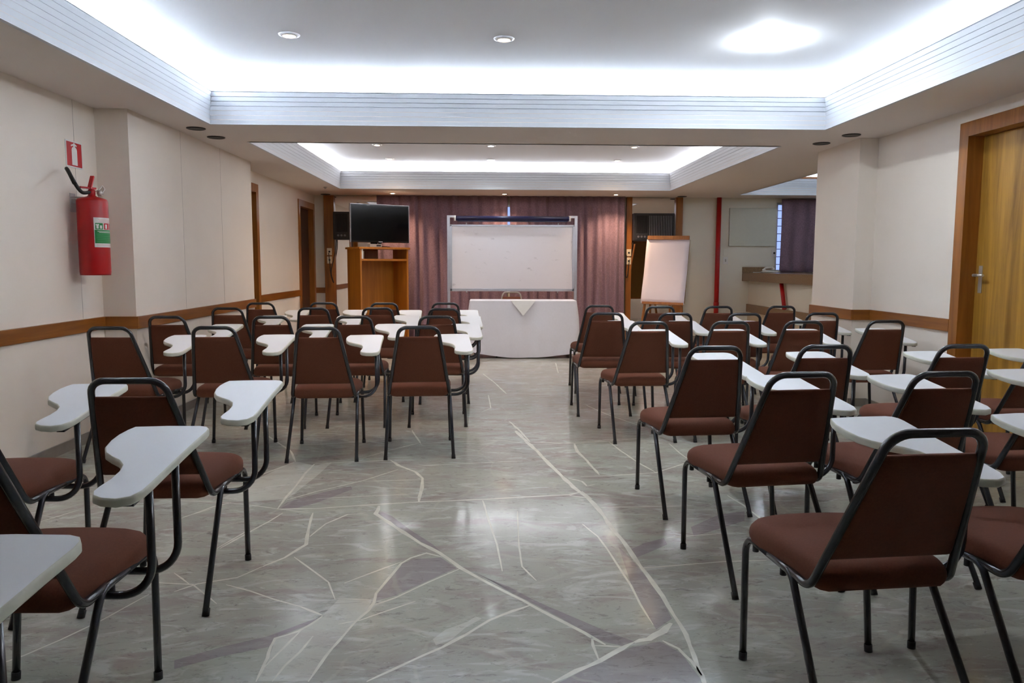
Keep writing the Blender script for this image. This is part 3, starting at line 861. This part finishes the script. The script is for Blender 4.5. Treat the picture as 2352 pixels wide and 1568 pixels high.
# ---- flip chart easel
FY = 12.10
e = thing('flip_chart_easel', 'wooden flip chart easel standing before the right mirror', 'easel', (XA(1524, FY), FY, 0), math.radians(-26))
LEAN = math.radians(14); ROLLF = math.radians(.8)
Mx = Matrix.Translation((0, 0, .70)) @ Matrix.Rotation(ROLLF, 4, 'Y') @ Matrix.Rotation(-LEAN, 4, 'X')
def tb_box(name, b, m, parent, bevel=.003): return MB().box(*b, bevel=bevel, m=None).build(name, m, parent)
def lean_box(name, b, m, parent, mi=None):
    mb = MB(); mb.box(*b, m=Mx); return mb.build(name, m, parent)
lean_box('back_board', (-.345, .0, .0, .345, .018, 1.03), M['board_back'], e)
lean_box('clamp_bar', (-.335, -.035, 1.025, .335, .004, 1.085), M['easel'], e)
lean_box('tray', (-.32, -.05, -.035, .335, .0, .0), M['easel'], e)
for s in (-1, 1):
    mb = MB(); p0 = Mx @ Vector((s * .29, .03, 1.0)); p1 = Mx @ Vector((s * .29, .03, .0)); ft = Vector((s * .36, -.06, 0))
    mb.tube([p0, p1, ft], .022, 8); mb.build('leg', M['easel'], e)
MB().tube([Mx @ Vector((0, .03, .95)), Vector((-.02, .72, 0))], .020, 8).build('rear_leg', M['easel'], e)
MB().tube([Vector((-.345, -.02, .22)), Vector((.345, -.02, .22))], .014, 8).build('stretcher', M['easel'], e)
pp = MB()
rows_ = 14; rings = []
for k in range(rows_ + 1):
    t = k / rows_; z = 1.03 - 1.055 * t
    yb = -.012 - .02 * t * t - .006 * math.sin(t * 9)
    rings.append([Mx @ Vector((-.345 + .69 * i / 8, yb - .008 * math.sin(i * .9 + 2) * t * t, z)) for i in range(9)])
pp.loft(rings, close=False, caps=False)
o_ = pp.build('paper_pad', M['paper'], None, tuple(e.location), (0, 0, math.radians(-26)))
sd = o_.modifiers.new('thickness', 'SOLIDIFY'); sd.thickness = .006
tag(o_, 'blank white paper pad clamped to the flip chart easel', 'paper pad')

# ================================================================== RIGHT ALCOVE
t = tag(MB().cyl((3.93, YB - .06, 0), (3.93, YB - .06, H), .04, 20).cyl((3.93, YB - .06, .60), (3.93, YB - .06, .66), .046, 20).build('standpipe', M['red']), 'tall red standpipe running floor to ceiling at the back wall', 'pipe')
t = thing('bar_counter', 'brown granite topped counter along the right alcove', 'counter', (4.382, 11.0, 0))
MB().box(0, -2.9, 1.150, 1.05, YB - 11.001, 1.172, bevel=.003).build('counter_top', M['granite'], t)
MB().box(0, -2.9, 1.028, .025, YB - 11.001, 1.150).build('fascia', M['granite'], t)
MB().box(0, YB - 11.0 - .021, 1.172, .56, YB - 11.001, 1.264).build('upstand', M['granite'], t)
MB().box(.118, -2.9, .602, .258, YB - 11.001, 1.150).build('front_wall', M['wall_cool'], t)
t = thing('ledge', 'low granite edged ledge below the counter', 'ledge', (4.47, 11.0, 0))
MB().box(0, -2.9, .495, .028, YB - 11.001, .63, bevel=.003).build('edge_band', M['granite'], t)
MB().box(.028, -2.9, .0, .17, YB - 11.001, .60).build('front_wall', M['bench'], t)
t = tag(MB().tube([(4.442, 11.52, 1.024), (4.442, 11.36, .64)], .030, 16).cyl((4.442, 11.372, .668), (4.442, 11.362, .645), .035, 16).build('slanted_pipe', M['red']), 'short slanted red pipe under the granite counter', 'pipe')
t = thing('wall_panel', 'square cream cover board on the back wall above the counter', 'panel', (4.525, YB, 1.942))
MB().box(-.40, -.045, -.322, .40, 0, .322, bevel=.004).build('board', mat('cover_board_paint', S((198, 199, 186)), .6, var=.02), t)
t = thing('light_switch', 'white light switch plate right of the red standpipe', 'switch', (4.085, YB, 1.375))
MB().box(-.042, -.009, -.06, .042, 0, .06, bevel=.003).build('plate', M['white'], t)
MB().box(-.012, -.014, -.022, .012, -.008, .022, bevel=.002).build('rocker', M['boxgrey'], t)
t = thing('blank_wall_plate', 'cream blank plate just above the light switch', 'wall plate', (4.085, YB, 1.515))
MB().box(-.042, -.006, -.055, .042, 0, .055, bevel=.002).build('plate', M['wall_cool'], t)
t = thing('phone_socket', 'white telephone socket on the wall above the telephone', 'phone socket', (4.925, YB, 1.505))
MB().box(-.042, -.009, -.06, .042, 0, .06, bevel=.003).build('plate', M['white'], t)
MB().cyl((0, -.008, 0), (0, -.022, 0), .017, 16).build('socket', M['black'], t)
t = thing('telephone', 'cream desk telephone on the granite counter by the curtain', 'telephone', (4.80, 12.93, 1.1725), math.radians(-12))
MB().prism([(-.14, -.09), (.14, -.09), (.14, .09), (-.14, .09)], 0, .028, bevel=.008).box(-.13, .0, .024, .13, .085, .048, bevel=.01).build('body', M['white'], t)
hsb = MB(); hsb.tube(smooth([(-.12, -.02, .05), (-.09, -.02, .075), (-.03, -.02, .082), (.03, -.02, .08)]), .016, 10); hsb.cyl((-.12, -.02, .03), (-.12, -.02, .06), .026, 14); hsb.cyl((.03, -.02, .045), (.03, -.02, .085), .026, 14)
hsb.build('handset', M['white'], t)
MB().box(.06, -.07, .026, .125, -.01, .033).build('keypad', M['boxgrey'], t)
MB().tube(smooth([(-.14, -.03, .015), (-.22, -.06, .005), (-.30, -.05, .005)]), .004, 6).build('cord', M['white'], t)
MB().tube(smooth([(.08, .09, .02), (.10, .16, .03), (.105, .20, .18), (.10, .215, .32)]), .003, 6).build('line_cord', M['white'], t)

# ================================================================== LEFT WALL: EXTINGUISHER AND SIGN
ex, ey_, ez = XL + .135, 5.55, 1.213
x = thing('fire_extinguisher', 'red fire extinguisher hung on the left wall', 'fire extinguisher', (ex, ey_, ez))
R_ = .100
MB().lathe([(.0005, .012), (R_ * .92, .012), (R_ * .93, 0), (R_ * .97, 0), (R_ * .985, .012), (R_, .022), (R_, .512), (R_ * .975, .523), (R_ * .90, .532), (R_ * .6, .541), (.03, .55), (.026, .556), (.0005, .556)], seg=40).build('cylinder', M['red'], x)
MB().lathe([(.020, .55), (.024, .56), (.024, .59), (.018, .60), (.0005, .60)], seg=18).build('valve', M['redflat'], x)
lv = MB(); Rm = Matrix.Rotation(math.radians(-25), 4, 'Z')
lv.box(-.012, -.09, .60, .012, .03, .612, m=Rm @ Matrix.Translation((0, 0, .0)) @ Matrix.Rotation(0, 4, 'X'))
lv.build('lower_lever', M['redflat'], x)
lv = MB(); lv.box(-.013, .0, 0, .013, .10, .012, m=Matrix.Translation((0, -.02, .60)) @ Matrix.Rotation(math.radians(62), 4, 'X'))
lv.build('upper_lever', M['redflat'], x)
MB().tube(smooth([(.02, .01, .585), (.045, .02, .60), (.06, .03, .625), (.075, .03, .60), (.06, .02, .575), (.04, .01, .56)]), .003, 6).build('safety_pin', M['steel'], x)
MB().lathe([(.022, -.008), (.022, .008)], (.045, .03, .575), 16).cyl((.03, .02, .575), (.055, .03, .575), .02, 14).build('gauge', M['steel'], x)
def on_x(px, py, X):
    d = ray(px, py); return CAMP + d * (X / d.x)
def hp_(px, py, X): return on_x(px, py, X) - Vector((ex, ey_, ez))
hs = smooth([(-.005, -.015, .578), hp_(190, 442, -2.785), hp_(178, 430, -2.80), hp_(166, 410, -2.825), hp_(157, 394, -2.85), hp_(153, 387, -2.84), hp_(156, 391, -2.80), hp_(163, 405, -2.745), hp_(171, 421, -2.71)], 6)
MB().tube(hs, .0125, 10).build('hose', M['rubber'], x)
br = MB(); br.box(-.135, -.02, .50, -.10, .02, .53); br.box(-.135, -.03, .535, -.02, -.02, .545); br.box(-.135, -.035, .44, -.131, .035, .57); br.build('wall_bracket', M['boxgrey'], x)
# label wrapped on the cylinder
lbm = MB()
def lab(a0, a1, z0, z1, mi, rr=.0012):
    lbm.lathe([(R_ + rr, z0), (R_ + rr, z1)], (0, 0, 0), 12, mi, math.radians(a0), math.radians(a1))
lab(-62, 30, .195, .40, 0)
lab(-60, 30, .222, .315, 1, .0018); lab(-57, -28, .318, .362, 1, .0018); lab(-24, 4, .318, .362, 2, .0018); lab(8, 30, .318, .362, 2, .0018)
lab(-53, -45, .324, .354, 0, .0024); lab(-40, -32, .324, .346, 0, .0024); lab(-55, -43, .346, .355, 0, .0026); lab(-18, -8, .324, .354, 0, .0024)
lab(-50, 20, .303, .306, 0, .0024); lab(-44, 14, .296, .299, 0, .0024)
for k in range(5): lab(-54 + 2 * (k % 2), 22 - 3 * (k % 3), .285 - k * .013, .2865 - k * .013, 3, .0024)
for k in range(3): lab(-46 + 4 * (k % 2), 18, .385 - k * .009, .3865 - k * .009, 2, .0024)
for k in range(2): lab(-54, 20, .212 - k * .008, .2135 - k * .008, 2, .0024)
lbm.build('label', [M['white'], M['green'], M['redflat'], mat('pale_green_print', S((96, 170, 120)), .5)], x)

sg = thing('fire_extinguisher_sign', 'red and white extinguisher pictogram sign above the extinguisher', 'sign', (XL + .002, 5.597, 2.055))
MB().box(-.001, -.108, -.092, .003, .108, .092).build('sign_plate', M['white'], sg)
MB().box(.003, -.098, -.083, .0036, .098, .083).build('red_field', M['redflat'], sg)
pg = MB()
def ply(pts, x_=.0046): pg.poly([(x_, y, z) for y, z in pts])
ply([(-.036, -.074), (.036, -.074), (.036, .030), (.030, .044), (.016, .052), (-.016, .052), (-.030, .044), (-.036, .030)])
ply([(-.012, .052), (.012, .052), (.012, .060), (.036, .056), (.032, .068), (.010, .074), (.006, .080), (-.006, .080), (-.010, .074), (-.044, .062), (-.040, .052), (-.012, .060)])
pg.build('pictogram', M['white'], sg)

# ================================================================== CHAIRS
TAB = [(.150, .606), (.134, .582), (.123, .55), (.119, .51), (.124, .465), (.142, .432), (.172, .408), (.205, .385), (.228, .358), (.236, .325), (.233, .285),
       (.222, .245), (.219, .222), (.228, .203), (.255, .189), (.295, .184), (.330, .196), (.348, .225), (.355, .27), (.366, .38), (.380, .50), (.391, .572), (.390, .592), (.378, .607), (.355, .613), (.25, .613)]
TAB = [(x_ + .027 - .054 * (y_ - .19) / .423, .14 + (y_ - .19) * .54 / .423) for x_, y_ in TAB]
TK = (.779 - .707) / .54
def tz_(y): return .707 + TK * (y - .14)
def seat_outline():
    P = [(-.172, .125), (.172, .125), (.190, .140), (.197, .165), (.206, .25), (.216, .36), (.224, .45), (.224, .505), (.212, .548), (.186, .578), (.145, .596), (.08, .606), (0, .609)]
    return P + [(-x, y) for x, y in reversed(P[2:-1])]
def make_chair(name, label, tablet=True, tubem='tube'):
    t = thing(name, label, 'chair')
    so = seat_outline(); cx_, cy_ = 0, .37
    ring = lambda s, z, cr=0: [(cx_ + (a - cx_) * s, cy_ + (b - cy_) * s, z) for a, b in so]
    mb = MB(); mb.loft([ring(.90, .400), ring(.965, .406), ring(.99, .416), ring(1.0, .430), ring(.995, .445), ring(.975, .458), ring(.935, .469), ring(.87, .477), ring(.76, .483), ring(.55, .488), ring(.25, .490)])
    mb.build('seat', M['fabric'], t)
    # back pad: between the tubes, following their lean
    bb = lambda z: .165 + (z - .41) * (-.215 / .48)      # y of the back plane
    hwid = lambda z: .205 + (z - .41) * (-.078 / .48)
    rings = []
    zs = [.502, .508, .522, .56, .62, .68, .74, .79, .808, .820, .825]
    th_ = [.012, .026, .034, .038, .040, .040, .040, .037, .032, .022, .010]
    for z, th in zip(zs, th_):
        h_ = hwid(z) - .010; yc = bb(z) + .004
        pr_ = [(-h_, yc - th * .32), (-h_ + .008, yc - th * .5), (-h_ * .4, yc - th * .54), (h_ * .4, yc - th * .54), (h_ - .008, yc - th * .5), (h_, yc - th * .32),
               (h_, yc + th * .32), (h_ - .008, yc + th * .5), (h_ * .4, yc + th * .62), (-h_ * .4, yc + th * .62), (-h_ + .008, yc + th * .5), (-h_, yc + th * .32)]
        rings.append([(a, b, z) for a, b in pr_])
    mb = MB(); mb.loft(rings); mb.build('backrest', M['fabric'], t)
    # hoop frame
    mb = MB()
    mb.tube([(-.207, .285, .412), (-.208, .160, .408), (-.126, -.05, .8875), (.126, -.05, .8875), (.208, .160, .408), (.207, .285, .412)], .0125, 10, fillet=[.055, .06, .06, .055], fs=7)
    mb.build('back_frame', M[tubem], t)
    for s in (-1, 1):
        f = MB(); f.tube([(s * .222, .540, .012), (s * .211, .572, .412), (s * .211, .40, .412)], .0115, 10, fillet=.055, fs=6)
        l = f.build('leg', M[tubem], t)
        MB().cyl((s * .2225, .5385, 0), (s * .2215, .5405, .024), .0135, 12).build('foot_cap', M['rubber'], l)
        r_ = MB(); r_.tube([(s * .211, .40, .412), (s * .211, .258, .412), (s * .2255, -.003, .012)], .0115, 10, fillet=.055, fs=6)
        l = r_.build('leg', M[tubem], t)
        MB().cyl((s * .226, -.005, 0), (s * .2252, .010, .024), .0135, 12).build('foot_cap', M['rubber'], l)
        for yy in (.52, .33):
            MB().cyl((s * .20, yy, .405), (s * .20, yy, .375), .010, 10).build('stacking_bumper', M['rubber'], t)
    if tablet:
        mtx = Matrix.Identity(4)
        mb = MB()
        n = len(TAB)
        # edge-rounded slab following the tilt
        def rg(s_, dz):
            c0 = (.28, .40)
            out = []
            for i in range(n):
                a = Vector(TAB[i - 1]); b = Vector(TAB[i]); c = Vector(TAB[(i + 1) % n])
                d = (c - a).normalized(); nn = Vector((d.y, -d.x))
                p = b + nn * s_
                out.append((p.x, p.y, tz_(p.y) + dz))
            return out
        sgn = -1
        area = sum(TAB[i - 1][0] * TAB[i][1] - TAB[i][0] * TAB[i - 1][1] for i in range(n))
        io = -1 if area > 0 else 1
        ins = .004 * io
        rr = [rg(ins, -.024), rg(ins * .3, -.0225), rg(0, -.019), rg(0, -.006), rg(ins * .3, -.0015), rg(ins, 0.0)]
        R0 = [[mb.bm.verts.new(p) for p in r] for r in rr]
        for a, b in zip(R0[:-1], R0[1:]):
            for i in range(n):
                j = (i + 1) % n
                f = mb.bm.faces.new((a[i], a[j], b[j], b[i])); f.material_index = 1; f.smooth = True
        f = mb.bm.faces.new(R0[-1]); f.material_index = 0
        f = mb.bm.faces.new(list(reversed(R0[0]))); f.material_index = 1
        mb.build('writing_tablet', [M['tablet'], M['tablet_edge']], t)
        for yy in (.28, .45):
            mb = MB(); mb.tube([(.06, yy, .388), (.34, yy, .388), (.34, yy, tz_(yy) - .028)], .0115, 10, fillet=.09, fs=8)
            mb.build('tablet_support', M[tubem], t)
        mb = MB()
        pts = [(.326, .165), (.354, .165), (.354, .63), (.326, .63)]
        mb.loft([[(px, py, tz_(py) - .034) for px, py in pts], [(px, py, tz_(py) - .0245) for px, py in pts]], smooth=False)
        mb.build('tablet_bracket', M['black'], t)
    return t
def dup(root, loc, rz, label, group):
    r = root.copy(); C.objects.link(r); r.location = loc; r.rotation_euler = (0, 0, rz); r['label'] = label; r['group'] = group
    for ch in list(root.children):
        c = ch.copy(); C.objects.link(c); c.parent = r
        for g in list(ch.children):
            d = g.copy(); C.objects.link(d); d.parent = c
    return r
POS_L = ['fourth from the aisle', 'third from the aisle', 'second from the aisle', 'beside the aisle']
POS_R = ['beside the aisle', 'second from the aisle', 'third from the aisle', 'fourth from the aisle']
ROWS = ['frontmost', 'second', 'third', 'fourth', 'fifth', 'sixth', 'rearmost']
GRID = []
def row(side, ri, items):
    for pos, x_, y_, deg in items:
        GRID.append((side, ri, pos, x_, y_, deg))
row('left', 0, [(POS_L[0], -2.35, 8.05, 1), (POS_L[1], -1.713, 8.10, 2), (POS_L[2], -1.079, 8.06, 3), (POS_L[3], -.444, 8.08, 3)])
row('left', 1, [(POS_L[0], -2.388, 7.15, 0), (POS_L[1], -1.605, 7.15, 1), (POS_L[2], -1.024, 7.19, 3), (POS_L[3], -.404, 7.08, 3)])
row('left', 2, [(POS_L[0], -2.467, 6.01, 0), (POS_L[1], -1.674, 6.01, 2), (POS_L[2], -1.045, 6.04, 3), (POS_L[3], -.401, 6.06, 3)])
row('left', 3, [(POS_L[0], -2.41, 4.99, 0), (POS_L[1], -1.762, 5.02, 1), (POS_L[2], -1.091, 4.985, 3.6), (POS_L[3], -.455, 5.052, 4.6)])
row('left', 4, [('cut off by the left frame edge', -1.92, 2.68, 0), ('beside the aisle', -1.271, 2.766, .7)])
row('left', 5, [('beside the aisle', -1.268, 1.796, -1.2)])
row('left', 6, [('showing only its tablet', -1.177, .808, -3.7)])
row('right', 0, [(POS_R[0], 1.112, 7.649, .5), (POS_R[1], 1.690, 7.50, 0), (POS_R[2], 2.272, 7.53, 1), (POS_R[3], 2.924, 7.59, 1.5)])
row('right', 1, [(POS_R[0], 1.002, 6.477, .3), (POS_R[1], 1.583, 6.454, 1.0), (POS_R[2], 2.168, 6.44, 1.5), (POS_R[3], 2.868, 6.52, 1)])
row('right', 2, [(POS_R[0], 1.151, 5.48, 4.5), (POS_R[1], 1.752, 5.517, 3), (POS_R[2], 2.307, 5.557, -2), (POS_R[3], 2.955, 5.63, 1)])
row('right', 3, [(POS_R[0], 1.135, 3.819, 4.6), (POS_R[1], 1.726, 3.885, 4), (POS_R[2], 2.46, 3.91, 4), (POS_R[3] + ' near door', 3.07, 4.06, 3)])
row('right', 4, [(POS_R[0], 1.191, 2.89, 7.6), (POS_R[1], 1.757, 2.91, 5.5), (POS_R[2] + ' at frame edge', 2.45, 3.10, 4)])
row('right', 5, [(POS_R[0], 1.116, 1.888, 5.2), (POS_R[1] + ' at frame edge', 1.715, 1.945, 5)])
proto = None
for side, ri, pos, x_, y_, deg in GRID:
    rn = 'rearmost' if (side == 'right' and ri == 5) else ROWS[ri]
    lab_ = 'brown tablet chair, %s row %s, %s' % (rn, 'on ' + side, pos)
    grp = 'brown tablet-arm chairs %s of the aisle' % side
    if proto is None:
        proto = make_chair('tablet_arm_chair', lab_); proto['group'] = grp
        proto.location = (x_, y_, 0); proto.rotation_euler = (0, 0, math.radians(deg))
    else:
        dup(proto, (x_, y_, 0), math.radians(deg), lab_, grp)
sp = make_chair('speaker_chair', 'brown chair with beige tubes behind the white table', False, 'tube_light')
sp.location = (XA(1175, 11.3), 11.25, 0); sp.rotation_euler = (0, 0, PI)
